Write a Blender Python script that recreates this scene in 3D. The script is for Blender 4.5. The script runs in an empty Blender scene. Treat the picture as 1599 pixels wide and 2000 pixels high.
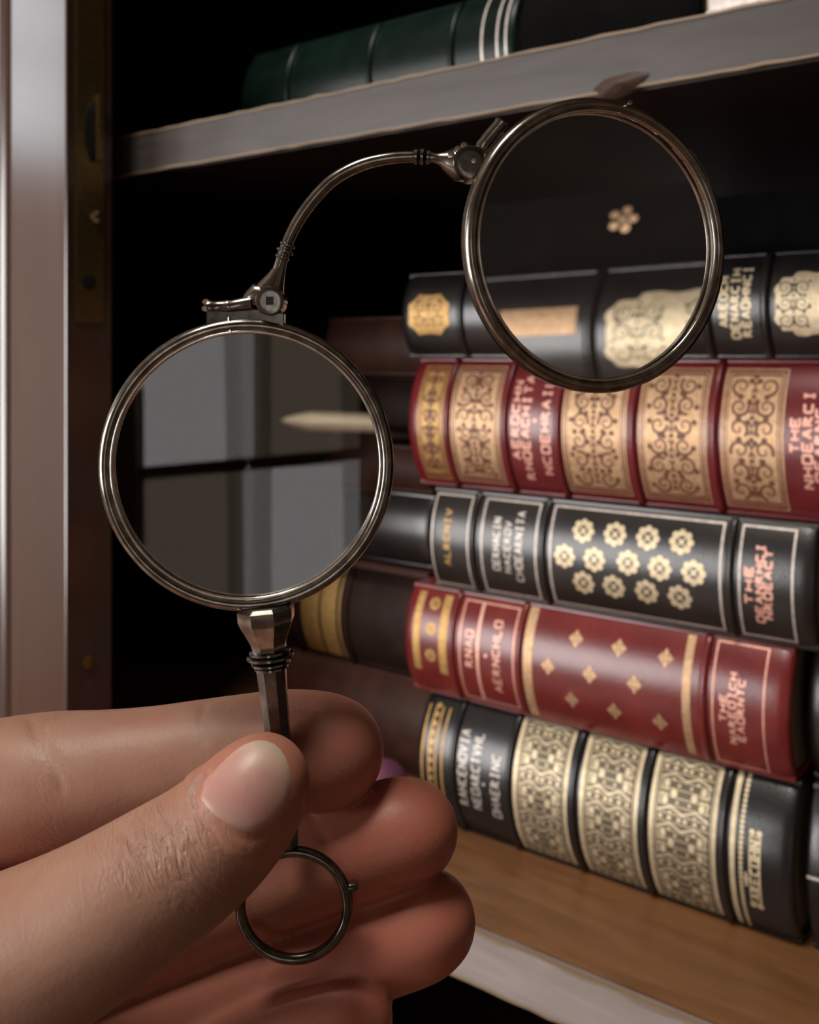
import bpy, bmesh, math, random
import numpy as np
from mathutils import Vector, Matrix
from mathutils.bvhtree import BVHTree

# ------------------------------------------------------------------ camera, light, exposure
SC = bpy.context.scene
COL = SC.collection
F = 2000.0                      # focal length in pixels of the 1599 x 2000 frame
CX, HY = 800.0, 690.0           # principal column, horizon row
TH = math.atan2(-.616, .788)    # the bookcase stands turned about the vertical
RX = (math.cos(TH), math.sin(TH)); NX = (-math.sin(TH), math.cos(TH))
P0 = (-.0029, .58)              # left end of the main stack, front of the spines

cam = bpy.data.cameras.new('camera'); cam_o = bpy.data.objects.new('camera', cam); COL.objects.link(cam_o)
cam_o.location = (0, 0, 0); cam_o.rotation_euler = (math.pi/2, 0, 0)
cam.sensor_fit = 'AUTO'; cam.sensor_width = 36; cam.lens = 36*F/2000
cam.shift_y = -(1000-HY)/2000; cam.shift_x = -(CX-799.5)/2000
cam.clip_start = .01; cam.clip_end = 50
cam.dof.use_dof = True; cam.dof.focus_distance = .165; cam.dof.aperture_fstop = 34
SC.camera = cam_o

w = bpy.data.worlds.new('world'); SC.world = w; w.use_nodes = True
w.node_tree.nodes['Background'].inputs['Color'].default_value = (.62, .72, .85, 1)
w.node_tree.nodes['Background'].inputs['Strength'].default_value = .3
SC.view_settings.view_transform = 'Standard'; SC.view_settings.look = 'None'
SC.view_settings.gamma = 1; SC.view_settings.use_curve_mapping = False
SC.view_settings.exposure = -0.25
SC.cycles.use_denoising = True
SC.cycles.max_bounces = 10; SC.cycles.transparent_max_bounces = 12
SC.cycles.sample_clamp_indirect = 4.0
SC.cycles.caustics_reflective = False; SC.cycles.caustics_refractive = False

def cab(a, d, z=0.0):           # bookcase frame (along shelf, into shelf, up) -> world
    return Vector((P0[0]+a*RX[0]+d*NX[0], P0[1]+a*RX[1]+d*NX[1], z))

def area(name, a, d, z, wx, wz, power, col, inward):
    """rectangle light, just outside a window for daylight; inward = (a, d) direction it shines"""
    L = bpy.data.lights.new(name, 'AREA'); L.shape = 'RECTANGLE'; L.size = wx; L.size_y = wz
    L.energy = power; L.color = col
    o = bpy.data.objects.new(name, L); COL.objects.link(o)
    o.location = cab(a, d, z)
    dv = cab(inward[0], inward[1]) - cab(0, 0)
    o.rotation_euler = dv.to_track_quat('-Z', 'Y').to_euler()
    return o
#                        a      d     z    width height power
area('daylight_main',  -1.50, -2.68, -.05, 1.8, 1.3, 118, (1.0, .97, .95), (0, 1))
area('daylight_side',  -2.98, -1.80, 1.05, .7, .85, 11, (.88, .95, 1.0), (1, 0))
area('daylight_door',   2.02, -2.68, -.32, 1.0, 1.7, 10, (1.0, .96, .92), (0, 1))
up = area('hand_fill_light', .05, -.90, 1.52, .45, .45, 27, (1.0, .94, .86), (0, 1)); up.rotation_euler = (0, 0, 0)  # added overhead fill to brighten the hand, has no fixture

# ------------------------------------------------------------------ materials
def mat(name, col, rough=.5, metal=0, spec=.5, coat=0, **kw):
    m = bpy.data.materials.new(name); m.use_nodes = True
    b = m.node_tree.nodes['Principled BSDF']
    b.inputs['Base Color'].default_value = (*col, 1); b.inputs['Roughness'].default_value = rough
    b.inputs['Metallic'].default_value = metal; b.inputs['Specular IOR Level'].default_value = spec
    b.inputs['Coat Weight'].default_value = coat; b.inputs['Coat Roughness'].default_value = .12
    for k, v in kw.items(): b.inputs[k.replace('_', ' ')].default_value = v
    return m
def nd(m, t, **kw):
    n = m.node_tree.nodes.new(t)
    for k, v in kw.items():
        if k in n.inputs: n.inputs[k].default_value = v
        else: setattr(n, k, v)
    return n
def ln(m, a, b): m.node_tree.links.new(a, b)
def bsdf(m): return m.node_tree.nodes['Principled BSDF']
def coords(m, scale=(1, 1, 1), rot=(0, 0, 0)):
    tc = nd(m, 'ShaderNodeTexCoord'); mp = nd(m, 'ShaderNodeMapping')
    mp.inputs['Scale'].default_value = scale; mp.inputs['Rotation'].default_value = rot
    ln(m, tc.outputs['Object'], mp.inputs['Vector']); return mp.outputs['Vector']
def noise_col(m, c1, c2, scale, stretch=(1, 1, 1), detail=4, lo=.35, hi=.65, distort=0):
    v = coords(m, stretch); n = nd(m, 'ShaderNodeTexNoise'); n.inputs['Scale'].default_value = scale
    n.inputs['Detail'].default_value = detail; n.inputs['Distortion'].default_value = distort
    ln(m, v, n.inputs['Vector'])
    r = nd(m, 'ShaderNodeValToRGB'); e = r.color_ramp.elements
    e[0].position = lo; e[0].color = (*c1, 1); e[1].position = hi; e[1].color = (*c2, 1)
    ln(m, n.outputs['Fac'], r.inputs['Fac']); ln(m, r.outputs['Color'], bsdf(m).inputs['Base Color'])
    return n
def bump(m, scale, strength, dist=.0003, kind='noise', stretch=(1, 1, 1), detail=3):
    v = coords(m, stretch)
    if kind == 'noise':
        n = nd(m, 'ShaderNodeTexNoise'); n.inputs['Detail'].default_value = detail; out = n.outputs['Fac']
    else:
        n = nd(m, 'ShaderNodeTexVoronoi'); out = n.outputs['Distance']
    n.inputs['Scale'].default_value = scale; ln(m, v, n.inputs['Vector'])
    b = nd(m, 'ShaderNodeBump'); b.inputs['Strength'].default_value = strength; b.inputs['Distance'].default_value = dist
    ln(m, out, b.inputs['Height']); ln(m, b.outputs['Normal'], bsdf(m).inputs['Normal']); return b

def leather(name, c1, c2, rough=.29, spec=.65):
    m = mat(name, c1, rough, spec=spec)
    noise_col(m, c1, c2, 60, detail=5); bump(m, 900, .2, .0002, 'voronoi'); return m
M = {}
M['red'] = leather('red_leather', (.13, .008, .012), (.18, .015, .019))
M['red_b'] = leather('crimson_leather', (.14, .011, .012), (.19, .02, .017))
M['black'] = leather('black_leather', (.007, .0062, .0068), (.013, .0118, .0118), .29)
M['black_b'] = leather('brown_black_leather', (.010, .0075, .0068), (.017, .013, .0115), .3)
M['night'] = leather('matte_black_cloth', (.002, .0017, .0017), (.004, .0035, .0035), .9)
bsdf(M['night']).inputs['Specular IOR Level'].default_value = .08
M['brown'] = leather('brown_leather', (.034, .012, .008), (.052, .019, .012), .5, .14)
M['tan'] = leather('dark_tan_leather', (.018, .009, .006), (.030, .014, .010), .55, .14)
M['green'] = leather('green_leather', (.002, .007, .005), (.004, .013, .009), .33, .22)
def gold(name, c1, c2, rough=.5, metal=.6):
    m = mat(name, c1, rough, metal); noise_col(m, c1, c2, 350, detail=5, lo=.3, hi=.7); bump(m, 700, .35, .0002); return m
M['gold'] = gold('gilt_foil', (.47, .28, .15), (.66, .44, .26))
M['pale_gold'] = gold('pale_gilt_foil', (.58, .46, .29), (.78, .66, .45))
M['dim_gold'] = gold('worn_gilt_foil', (.42, .24, .08), (.62, .38, .14))
M['red_tool'] = mat('tooled_red_lines', (.15, .05, .022), .5)  # red-brown lines tooled over the gilt
M['black_tool'] = mat('tooled_black_lines', (.05, .035, .02), .5)
M['pink_foil'] = gold('rose_gilt_foil', (.75, .36, .27), (.90, .52, .42))
M['silver_foil'] = gold('silver_gilt_foil', (.50, .44, .40), (.72, .66, .60))
M['dull_ground'] = mat('dull_gilt_ground', (.13, .10, .062), .45, .3)
M['paper'] = mat('page_edges', (.32, .25, .16), .8); bump(M['paper'], 40, .6, .0004, stretch=(1, 1, 60))
def wood(name, c1, c2, rough, stretch, scale=14, coat=.0):
    m = mat(name, c1, rough, coat=coat); noise_col(m, c1, c2, scale, stretch, 6, .3, .7, 1.2); return m
M['mahogany'] = wood('dark_mahogany', (.012, .005, .0035), (.022, .009, .006), .4, (1, 8, 8))
M['door_wood'] = wood('varnished_mahogany', (.058, .026, .019), (.082, .040, .029), .2, (10, 10, .5), 6, 1.0)
bsdf(M['door_wood']).inputs['Coat Roughness'].default_value = .22
M['shelf_top'] = wood('oak_shelf_top', (.155, .062, .022), (.255, .115, .045), .42, (1, 7, 7), 9)
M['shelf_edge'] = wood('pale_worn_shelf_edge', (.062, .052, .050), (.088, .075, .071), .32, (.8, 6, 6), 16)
M['shelf_edge_sheen'] = wood('sheen_painted_shelf_edge', (.27, .225, .21), (.36, .31, .295), .3, (.8, 6, 6), 16)  # paler copy of the edge wood, reflected light put into its colour
M['raw_edge'] = mat('worn_bare_wood_corner', (.26, .185, .12), .6); bump(M['raw_edge'], 90, .8, .001)
M['chip'] = mat('splintered_wood', (.05, .022, .014), .6); bump(M['chip'], 300, .8, .001)
M['brass'] = gold('aged_brass', (.22, .15, .06), (.34, .24, .10), .32, .9)
M['bright_brass'] = mat('bright_brass', (.9, .8, .6), .15, 1)
M['dark'] = mat('dark_hollow', (.004, .003, .003), .7)
def steel(name, c1, c2, rough):
    m = mat(name, c1, rough, 1); noise_col(m, c1, c2, 500, detail=5); bump(m, 900, .12, .0001); return m
M['steel'] = steel('tarnished_silver', (.20, .18, .155), (.36, .33, .29), .2)
M['steel_dark'] = steel('dark_gunmetal', (.10, .09, .078), (.19, .172, .15), .22)
M['bezel'] = steel('polished_bezel', (.60, .55, .49), (.80, .75, .68), .18)
M['glass'] = mat('lens_glass', (1, 1, 1), 0.0, Transmission_Weight=1.0, IOR=1.5)
M['ivory'] = mat('ivory_blade', (.93, .78, .55), .3)
M['purple'] = mat('plum_velvet', (.17, .055, .10), .6, spec=.2)
M['plaster'] = mat('room_plaster', (.33, .27, .22), .8); bump(M['plaster'], 30, .2, .002)
M['floor_wood'] = wood('floor_boards', (.16, .08, .045), (.25, .13, .075), .35, (1, 9, 1), 5)
M['white_paint'] = mat('white_painted_wood', (.7, .7, .68), .4)
M['brown_paint'] = mat('brown_painted_wood', (.12, .07, .045), .4)
m = bpy.data.materials.new('window_pane'); m.use_nodes = True; nt = m.node_tree
nt.nodes.remove(nt.nodes['Principled BSDF'])
g = nt.nodes.new('ShaderNodeBsdfGlossy'); g.inputs['Roughness'].default_value = .02
t = nt.nodes.new('ShaderNodeBsdfTransparent'); mx = nt.nodes.new('ShaderNodeMixShader'); mx.inputs[0].default_value = .06
nt.links.new(t.outputs[0], mx.inputs[1]); nt.links.new(g.outputs[0], mx.inputs[2])
nt.links.new(mx.outputs[0], nt.nodes['Material Output'].inputs['Surface']); M['pane'] = m
m = m.copy(); m.name = 'dimming_pane'; [n for n in m.node_tree.nodes if n.type == 'BSDF_TRANSPARENT'][0].inputs[0].default_value = (.58, .52, .46, 1); M['tint_pane'] = m  # tint added to darken two panes in the lens reflection

# skin and nail
def skin():
    m = mat('skin', (.5, .27, .2), .46, spec=.4)
    b = bsdf(m)
    b.inputs['Subsurface Weight'].default_value = .22; b.inputs['Subsurface Radius'].default_value = (1, .35, .18)
    b.inputs['Subsurface Scale'].default_value = .0022
    v = coords(m)
    n = nd(m, 'ShaderNodeTexNoise'); n.inputs['Scale'].default_value = 95; n.inputs['Detail'].default_value = 4; ln(m, v, n.inputs['Vector'])
    r = nd(m, 'ShaderNodeValToRGB'); e = r.color_ramp.elements
    e[0].position = .32; e[0].color = (.262, .135, .09, 1); e[1].position = .7; e[1].color = (.34, .203, .138, 1)
    ln(m, n.outputs['Fac'], r.inputs['Fac'])
    at = nd(m, 'ShaderNodeAttribute'); at.attribute_name = 'flush'
    mix = nd(m, 'ShaderNodeMix', data_type='RGBA'); mix.inputs[7].default_value = (.49, .165, .11, 1)
    ln(m, at.outputs['Fac'], mix.inputs[0]); ln(m, r.outputs['Color'], mix.inputs[6]); ln(m, mix.outputs[2], b.inputs['Base Color'])
    # fine skin grain, plus deep folds where the 'fold' attribute says a joint bends
    fine = nd(m, 'ShaderNodeTexVoronoi'); fine.inputs['Scale'].default_value = 1500; ln(m, v, fine.inputs['Vector'])
    b1 = nd(m, 'ShaderNodeBump'); b1.inputs['Strength'].default_value = .08; b1.inputs['Distance'].default_value = .00025
    ln(m, fine.outputs['Distance'], b1.inputs['Height'])
    v2 = coords(m, (1, .6, 1), (0, math.radians(40), 0))
    mp = nd(m, 'ShaderNodeMapping'); mp.inputs['Scale'].default_value = (1.6, .7, .55); ln(m, v2, mp.inputs['Vector'])
    wn = nd(m, 'ShaderNodeTexNoise'); wn.inputs['Scale'].default_value = 420; wn.inputs['Detail'].default_value = 3
    wn.inputs['Distortion'].default_value = 1.2; ln(m, mp.outputs['Vector'], wn.inputs['Vector'])
    rg = nd(m, 'ShaderNodeMath', operation='SUBTRACT'); rg.inputs[1].default_value = .5; ln(m, wn.outputs['Fac'], rg.inputs[0])
    ab = nd(m, 'ShaderNodeMath', operation='ABSOLUTE'); ln(m, rg.outputs[0], ab.inputs[0])
    mn = nd(m, 'ShaderNodeMath', operation='MINIMUM'); mn.inputs[1].default_value = .13; ln(m, ab.outputs[0], mn.inputs[0])
    fo = nd(m, 'ShaderNodeAttribute'); fo.attribute_name = 'fold'
    mu = nd(m, 'ShaderNodeMath', operation='MULTIPLY'); ln(m, mn.outputs[0], mu.inputs[0]); ln(m, fo.outputs['Fac'], mu.inputs[1])
    b2 = nd(m, 'ShaderNodeBump'); b2.inputs['Strength'].default_value = .9; b2.inputs['Distance'].default_value = .0016
    ln(m, mu.outputs[0], b2.inputs['Height']); ln(m, b1.outputs['Normal'], b2.inputs['Normal'])
    ln(m, b2.outputs['Normal'], b.inputs['Normal'])
    return m
M['skin'] = skin()
M['nail'] = m = mat('fingernail', (.5, .29, .23), .40, spec=.4)
at = nd(m, 'ShaderNodeAttribute'); at.attribute_name = 'along'; r = nd(m, 'ShaderNodeValToRGB'); e = r.color_ramp.elements
e[0].position = 0; e[0].color = (.46, .285, .225, 1); e[1].position = 1; e[1].color = (.50, .40, .31, 1)
q = e.new(.35); q.color = (.46, .225, .19, 1); q = e.new(.70); q.color = (.48, .27, .215, 1); q = e.new(.88); q.color = (.53, .37, .28, 1)
ln(m, at.outputs['Fac'], r.inputs['Fac']); ln(m, r.outputs['Color'], bsdf(m).inputs['Base Color']); bump(m, 60, .25, .0002, stretch=(9, 9, 1))
bsdf(M['nail']).inputs['Subsurface Weight'].default_value = .2
bsdf(M['nail']).inputs['Subsurface Scale'].default_value = .002

# ------------------------------------------------------------------ object helpers
def link(name, me, parent=None, m=None):
    o = bpy.data.objects.new(name, me); COL.objects.link(o)
    if m is not None: me.materials.append(M[m] if isinstance(m, str) else m)
    if parent is not None: o.parent = parent
    return o
def thing(name, label, cat, loc=(0, 0, 0), rz=0, group=None):
    o = bpy.data.objects.new(name, None); COL.objects.link(o)
    o.location = loc; o.rotation_euler = (0, 0, rz); o.empty_display_size = .01
    o['label'] = label; o['category'] = cat
    if group: o['group'] = group
    return o
class MB:
    """collects vertices and faces, built as one mesh object; fn maps (x, y, z) to the parent's frame"""
    def __init__(s, fn=None): s.v = []; s.f = []; s.fn = fn
    def add(s, vs, fs):
        k = len(s.v); s.v += [tuple(s.fn(*p)) if s.fn else tuple(p) for p in vs]; s.f += [tuple(i+k for i in q) for q in fs]
    def box(s, x0, x1, y0, y1, z0, z1):
        s.add([(x0, y0, z0), (x1, y0, z0), (x1, y1, z0), (x0, y1, z0), (x0, y0, z1), (x1, y0, z1), (x1, y1, z1), (x0, y1, z1)],
              [(3, 2, 1, 0), (4, 5, 6, 7), (0, 1, 5, 4), (1, 2, 6, 5), (2, 3, 7, 6), (3, 0, 4, 7)])
    def grid(s, rows, close_u=False, close_v=False):
        n = len(rows); k = len(rows[0]); vs = [p for r in rows for p in r]; fs = []
        for i in range(n if close_u else n-1):
            for j in range(k if close_v else k-1):
                a = i; b = (i+1) % n; c = (j+1) % k
                fs.append((a*k+j, a*k+c, b*k+c, b*k+j))
        s.add(vs, fs)
    def tube(s, pts, radii, n=16, caps=True, closed=False, sec=None, up=None):
        P = [Vector(p) for p in pts]; N = len(P); rows = []
        T = []
        for i in range(N):
            if closed: t = P[(i+1) % N]-P[i-1]
            else: t = P[min(i+1, N-1)]-P[max(i-1, 0)]
            T.append(t.normalized())
        u = Vector(up) if up else Vector((0, 1, 0))
        for i in range(N):
            u = (u - T[i]*u.dot(T[i])).normalized(); v = T[i].cross(u)
            r = radii[i] if hasattr(radii, '__len__') else radii
            rows.append([P[i] + (u*math.cos(a)+v*math.sin(a))*r for a in [2*math.pi*(j+.5)/n for j in range(n)]])
        s.grid(rows, close_u=closed, close_v=True)
        if caps and not closed:
            k = len(s.v); base0 = k-N*n
            s.f.append(tuple(base0+j for j in range(n))); s.f.append(tuple(base0+(N-1)*n+j for j in reversed(range(n))))
    def build(s, name, m, parent=None, smooth=True, bevel=0, seg=2, angle=40):
        me = bpy.data.meshes.new(name); me.from_pydata(s.v, [], s.f)
        bm = bmesh.new(); bm.from_mesh(me); bmesh.ops.recalc_face_normals(bm, faces=bm.faces)
        if bevel:
            es = [e for e in bm.edges if len(e.link_faces) == 2 and e.calc_face_angle(0) > .5]
            bmesh.ops.bevel(bm, geom=es, offset=bevel, segments=seg, profile=.6, affect='EDGES', clamp_overlap=True)
        if bevel: angle = min(angle, 15)
        if smooth:
            for f in bm.faces: f.smooth = True
            for e in bm.edges:
                if len(e.link_faces) == 2 and e.calc_face_angle(0) > math.radians(angle): e.smooth = False
        bm.to_mesh(me); bm.free()
        return link(name, me, parent, m)
def struct(o):
    o['kind'] = 'structure'; return o
def bspl(pts, n):
    """Catmull-Rom through rows of numbers, n samples"""
    A = np.array(pts, float); K = len(A); out = []
    for t in np.linspace(0, K-1, n):
        i = min(int(t), K-2); f = t-i
        p0 = A[max(i-1, 0)]; p1 = A[i]; p2 = A[i+1]; p3 = A[min(i+2, K-1)]
        out.append(.5*((2*p1)+(-p0+p2)*f+(2*p0-5*p1+4*p2-p3)*f*f+(-p0+3*p1-3*p2+p3)*f**3))
    return np.array(out)

# ------------------------------------------------------------------ the room
FZ, CZ = -1.15, 1.55
A0, A1, D0, D1 = -2.9, 3.3, -2.6, .36
def room(name, m, boxes, bevel=0):
    b = MB(lambda a, d, z: cab(a, d, z))
    for q in boxes: b.box(*q)
    return struct(b.build(name, m, None, smooth=False, bevel=bevel))
room('floor', 'floor_wood', [(A0, A1, D0, D1, FZ-.05, FZ)])
room('ceiling', 'plaster', [(A0-.1, A1+.1, D0-.1, D1+.1, CZ, CZ+.05)])
room('wall_back', 'plaster', [(A0, A1, D1, D1+.08, FZ, CZ)])
room('wall_right', 'plaster', [(A1, A1+.08, D0, D1, FZ, CZ)])
# left wall with an opening a=A0, d -2.25..-1.25, z .5..1.4
room('wall_left', 'plaster', [(A0-.08, A0, D0, -2.15, FZ, CZ), (A0-.08, A0, -1.45, D1, FZ, CZ), (A0-.08, A0, -2.15, -1.45, FZ, .65), (A0-.08, A0, -2.15, -1.45, 1.46, CZ)])
# wall facing the bookcase: window a -2.5..-.2, z -.03..1.27 ; glazed door a 1.52..2.52, z FZ..0.8
room('wall_front', 'plaster', [(A0, -2.40, D0-.08, D0, FZ, CZ), (-.60, 1.52, D0-.08, D0, FZ, CZ), (2.52, A1, D0-.08, D0, FZ, CZ),
     (-2.40, -.60, D0-.08, D0, FZ, -.72), (-2.40, -.60, D0-.08, D0, .62, CZ), (1.52, 2.52, D0-.08, D0, .50, CZ)])
def window(name, fr, pane, along_a, fixed, u0, u1, z0, z1, nu, nz, w=.05):
    b = MB(lambda a, d, z: cab(a, d, z)); t0, t1 = fixed-.05, fixed-.005
    q = (lambda u0, u1, z0, z1, e=0: b.box(u0, u1, t0+e, t1-e, z0, z1)) if along_a else (lambda u0, u1, z0, z1, e=0: b.box(t0+e, t1-e, u0, u1, z0, z1))
    q(u0, u1, z0, z0+w); q(u0, u1, z1-w, z1); q(u0, u0+w, z0+w, z1-w); q(u1-w, u1, z0+w, z1-w)
    for i in range(1, nu):
        u = u0+(u1-u0)*i/nu; q(u-.018, u+.018, z0+w, z1-w, .004)
    for i in range(1, nz):
        z = z0+(z1-z0)*i/nz; q(u0+w, u1-w, z-.018, z+.018, .006)
    o = struct(b.build(name, fr, None, smooth=False))
    if nz == 2 and name == 'door_1':
        um, zm = (u0+u1)/2, (z0+z1)/2
        for i, (a0_, a1_, b0, b1) in enumerate(((u0+w, um, zm, z1-w), (um, u1-w, z0+w, zm), (um, u1-w, zm, z1-w), (u0+w, um, z0+w, zm))):
            p = MB(lambda a, d, z: cab(a, d, z)); p.box(a0_, a1_, fixed-.028, fixed-.024, b0, b1); p.build('window_glass', 'pane' if i < 2 else 'tint_pane', o, smooth=False)
        return o
    p = MB(lambda a, d, z: cab(a, d, z)); f = fixed-.028
    if along_a: p.box(u0+w, u1-w, f, f+.004, z0+w, z1-w)
    else: p.box(f, f+.004, u0+w, u1-w, z0+w, z1-w)
    p.build('window_glass', pane, o, smooth=False); return o
window('window_1', 'white_paint', 'pane', True, D0, -2.40, -.60, -.72, .62, 2, 2)
window('window_2', 'white_paint', 'pane', False, A0, -2.15, -1.45, .65, 1.46, 1, 2)
dr = window('door_1', 'brown_paint', 'pane', True, D0, 1.52, 2.52, FZ+.01, .50, 2, 2, .09)

# ------------------------------------------------------------------ the bookcase
def s_from_px(px, d=0):
    """position along the shelf of picture column px, for a surface at depth d"""
    k = (px-CX)/F; x0 = P0[0]+d*NX[0]; y0 = P0[1]+d*NX[1]
    return (k*y0-x0)/(RX[0]-k*RX[1])
SH = -.2650                     # top of the lower shelf
FR = -.0669                     # front of the shelves
bc = thing('bookcase', 'dark mahogany bookcase with pale-edged oak shelves holding leather-bound books', 'bookcase', cab(0, 0, FZ), TH)
BL, BR, BD = -.57, .80, .30     # inner left, inner right, back
def part(name, m, boxes, parent=bc, bevel=.0008, smooth=True):
    b = MB(lambda x, y, z: (x, y, z-FZ))
    for q in boxes: b.box(*q)
    return b.build(name, m, parent, smooth=smooth, bevel=bevel)
part('side_panel', 'mahogany', [(BL-.025, BL, FR-.01, BD, FZ, .75)])
part('side_panel', 'mahogany', [(BR, BR+.025, FR-.01, BD, FZ, .75)])
part('back_panel', 'mahogany', [(BL-.025, BR+.025, BD, BD+.012, FZ, .75)])
part('top_panel', 'mahogany', [(BL-.045, BR+.045, FR-.05, BD+.012, .75, .78)])
part('plinth', 'mahogany', [(BL, BR, FR, BD, FZ, FZ+.09)])
def shelf(zt, th, edge='shelf_edge', board='mahogany'):
    s = part('shelf', board, [(BL, BR, FR+.006, BD, zt-th, zt)])
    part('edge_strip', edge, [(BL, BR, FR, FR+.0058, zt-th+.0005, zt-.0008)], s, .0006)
    # bare worn arrises along the front
    for z0, k in ((zt-.0011, 1), (zt-th, 2)):
        rng = random.Random(int(zt*1000)+k); b = MB(lambda x, y, z: (x, y, z-FZ)); rows = []
        for i in range(161):
            a = BL+(BR-BL)*i/160; j = rng.uniform(-.00035, .00035); h = .0013+rng.uniform(-.0003, .0004)
            rows.append([(a, FR-.0004+j*.5, z0+j), (a, FR+.002, z0-.0001 + j), (a, FR+.002, z0+h+j), (a, FR-.0004+j*.5, z0+h*.8+j)])
        b.grid(rows, close_v=True); b.build('worn_arris', 'raw_edge', s)
    return s
UZ = .1335
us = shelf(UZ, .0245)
ls = shelf(SH, .0245, 'shelf_edge_sheen', 'shelf_top')
part('shelf', 'shelf_top', [(BL, BR, FR+.006, BD, -.72, -.697)])
part('shelf', 'shelf_top', [(BL, BR, FR+.006, BD, .50, .523)])
# worn, splintered spot on the lower arris of the upper shelf
b = MB(lambda x, y, z: (x, y, z-FZ)); rows = []; ac = s_from_px(1210, FR)
for i in range(7):
    q = math.sin(i/6*math.pi/2); row = []
    for k in range(40):
        t = 2*math.pi*k/40; rr = (1+.07*math.sin(3*t+1)+.04*math.sin(7*t))*max(1-q*.995, .005)
        row.append((ac+.0135*math.cos(t)*rr, FR-.0042*math.sin(i/6*math.pi/2)**.7*(1 if i else 0)+.0005, UZ-.0222+.0047*math.sin(t)*rr+.0014*math.cos(t)*rr))
    rows.append(row)
b.grid(rows, False, True); b.build('wood_chip', 'chip', us)
# closed left door leaf: its free edge carries the lock
DE, DB, DF = -.150, -.0878, -.1186
door = part('door', 'door_wood', [(DE-.0575, DE, DF, DB, -1.02, .745), (BL-.02, BL+.05, DF, DB, -1.02, .745),
      (BL+.05, DE-.0575, DF, DB, -1.02, -.94), (BL+.05, DE-.0575, DF, DB, .665, .745)], bevel=.0012)
part('door_panel', 'door_wood', [(BL+.045, DE-.0575+.004, DF+.010, DF+.016, -.945, .67)], door, 0)
b = MB(lambda x, y, z: (x, y, z-FZ))
rows = []
for z in (-.93, .655):
    rows.append([(DE-.0575-.012+.012*math.cos(t)*1.0, DF+.010-.011*math.sin(t), z) for t in np.linspace(0, math.pi, 9)])
b.grid(rows); b.build('bead_moulding', 'door_wood', door)
EM = DB-.0155                    # middle of the door's edge
lk = part('lock_plate', 'brass', [(DE-.0004, DE+.0009, EM-.0095, EM+.0095, .018, .215)], door, .0003)
def edge_disc(y, z, r, x0, x1, name, m, parent, sq=1):
    b = MB(lambda x, y, z: (x, y, z-FZ)); n = 24
    ring = lambda x, k: [(x, y+r*k*math.cos(2*math.pi*i/n), z+r*k*sq*math.sin(2*math.pi*i/n)) for i in range(n)]
    b.grid([ring(x0, 1), ring(x0+(x1-x0)*.6, .98), ring(x1, .6), ring(x1, .01)], close_v=True); return b.build(name, m, parent)
edge_disc(EM+.001, .128, .0052, DE+.0008, DE+.0011, 'bolt_slot', 'dark', lk, 3.4)
part('latch_bolt', 'brass', [(DE+.0008, DE+.0042, EM+.0028, EM+.0072, .111, .150)], lk, .0012)
edge_disc(EM+.0035, .079, .0034, DE+.0007, DE+.0024, 'screw', 'bright_brass', lk)
edge_disc(EM-.001, .041, .0048, DE+.0007, DE+.0011, 'screw_hole', 'dark', lk)
edge_disc(EM-.001, -.178, .0040, DE-.0002, DE+.0012, 'screw', 'brass', door)

# ------------------------------------------------------------------ books
def z_at(px, py, d=0):
    s = s_from_px(px, d); y = P0[1]+d*NX[1]+s*RX[1]; return (HY-py)/F*y

class Book:
    def __init__(s, name, label, a0, a1, z0, T, mtl, phi=40, depth=.155, d=0, group=None, pages='paper', headcap=True):
        s.L = a1-a0; s.a0 = a0; s.d = d; s.T = T; s.phi = math.radians(phi); s.R = T/2/math.sin(s.phi); s.mtl = mtl
        s.e = thing(name, label, 'book', cab(a0, d, z0), TH, group)
        s.z0 = z0; L = s.L; sag = s.R*(1-math.cos(s.phi)); ct = .0032; W = depth; s.sag = sag
        # spine: rounded outside, hollow inside, ends turned in
        n = 28; b = MB(); rows = []
        aa = [0, .0006, .002, .006]+list(np.linspace(.012, L-.012, 14))+[L-.006, L-.002, L-.0006, L]
        dip = [.0022, .0010, .0003, 0]+[0]*14+[0, .0003, .0010, .0022]
        for a, q in zip(aa, dip):
            rows.append([s.S(a, t, -q) for t in np.linspace(-1, 1, n)])
        b.grid(rows)
        b.grid([[s.S(a, t, -.003) for t in np.linspace(-.97, .97, n)] for a in (0, L)])
        for a in (0, L):
            b.grid([[s.S(a, t, -.0022) for t in np.linspace(-1, 1, n)], [s.S(a, t*.97, -.003) for t in np.linspace(-1, 1, n)]])
        b.build('spine', mtl, s.e)
        # boards, with a french groove next to the spine
        for z0b, z1b, nm in ((0, ct, 'back_cover'), (T-ct, T, 'front_cover')):
            b = MB(); b.box(0, L, sag-.0012, W, z0b, z1b); b.build(nm, mtl, s.e, bevel=.0012, seg=3)
        b = MB(); b.box(.0025, L-.0025, sag+.002, W-.004, ct+.0002, T-ct-.0002); b.build('page_block', pages, s.e, smooth=False)
    def S(s, a, t, h=0):
        f = t*s.phi; return (a, s.R-(s.R+h)*math.cos(f), s.T/2+(s.R+h)*math.sin(f))
    def W(s, a, w, h=0): return s.S(a, w/(s.R*s.phi), h)         # w = arc length from the middle of the spine
    @property
    def H(s): return s.R*s.phi                                    # half arc length
    def px(s, x): return s_from_px(x, s.d)-s.a0
    def band(s, x, w=.0042, h=.0016):
        """raised band across the spine at picture column x"""
        a = s.px(x); b = MB(); prof = [(-.5, -.0002), (-.42, .35), (-.25, .85), (0, 1), (.25, .85), (.42, .35), (.5, -.0002)]
        b.grid([[s.S(a+p*w, t, q*h*min(1, (1-abs(t))/.08+.02) if q > 0 else -.0002) for p, q in prof] for t in np.linspace(-.985, .985, 41)])
        return b.build('raised_band', s.mtl, s.e)

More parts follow.
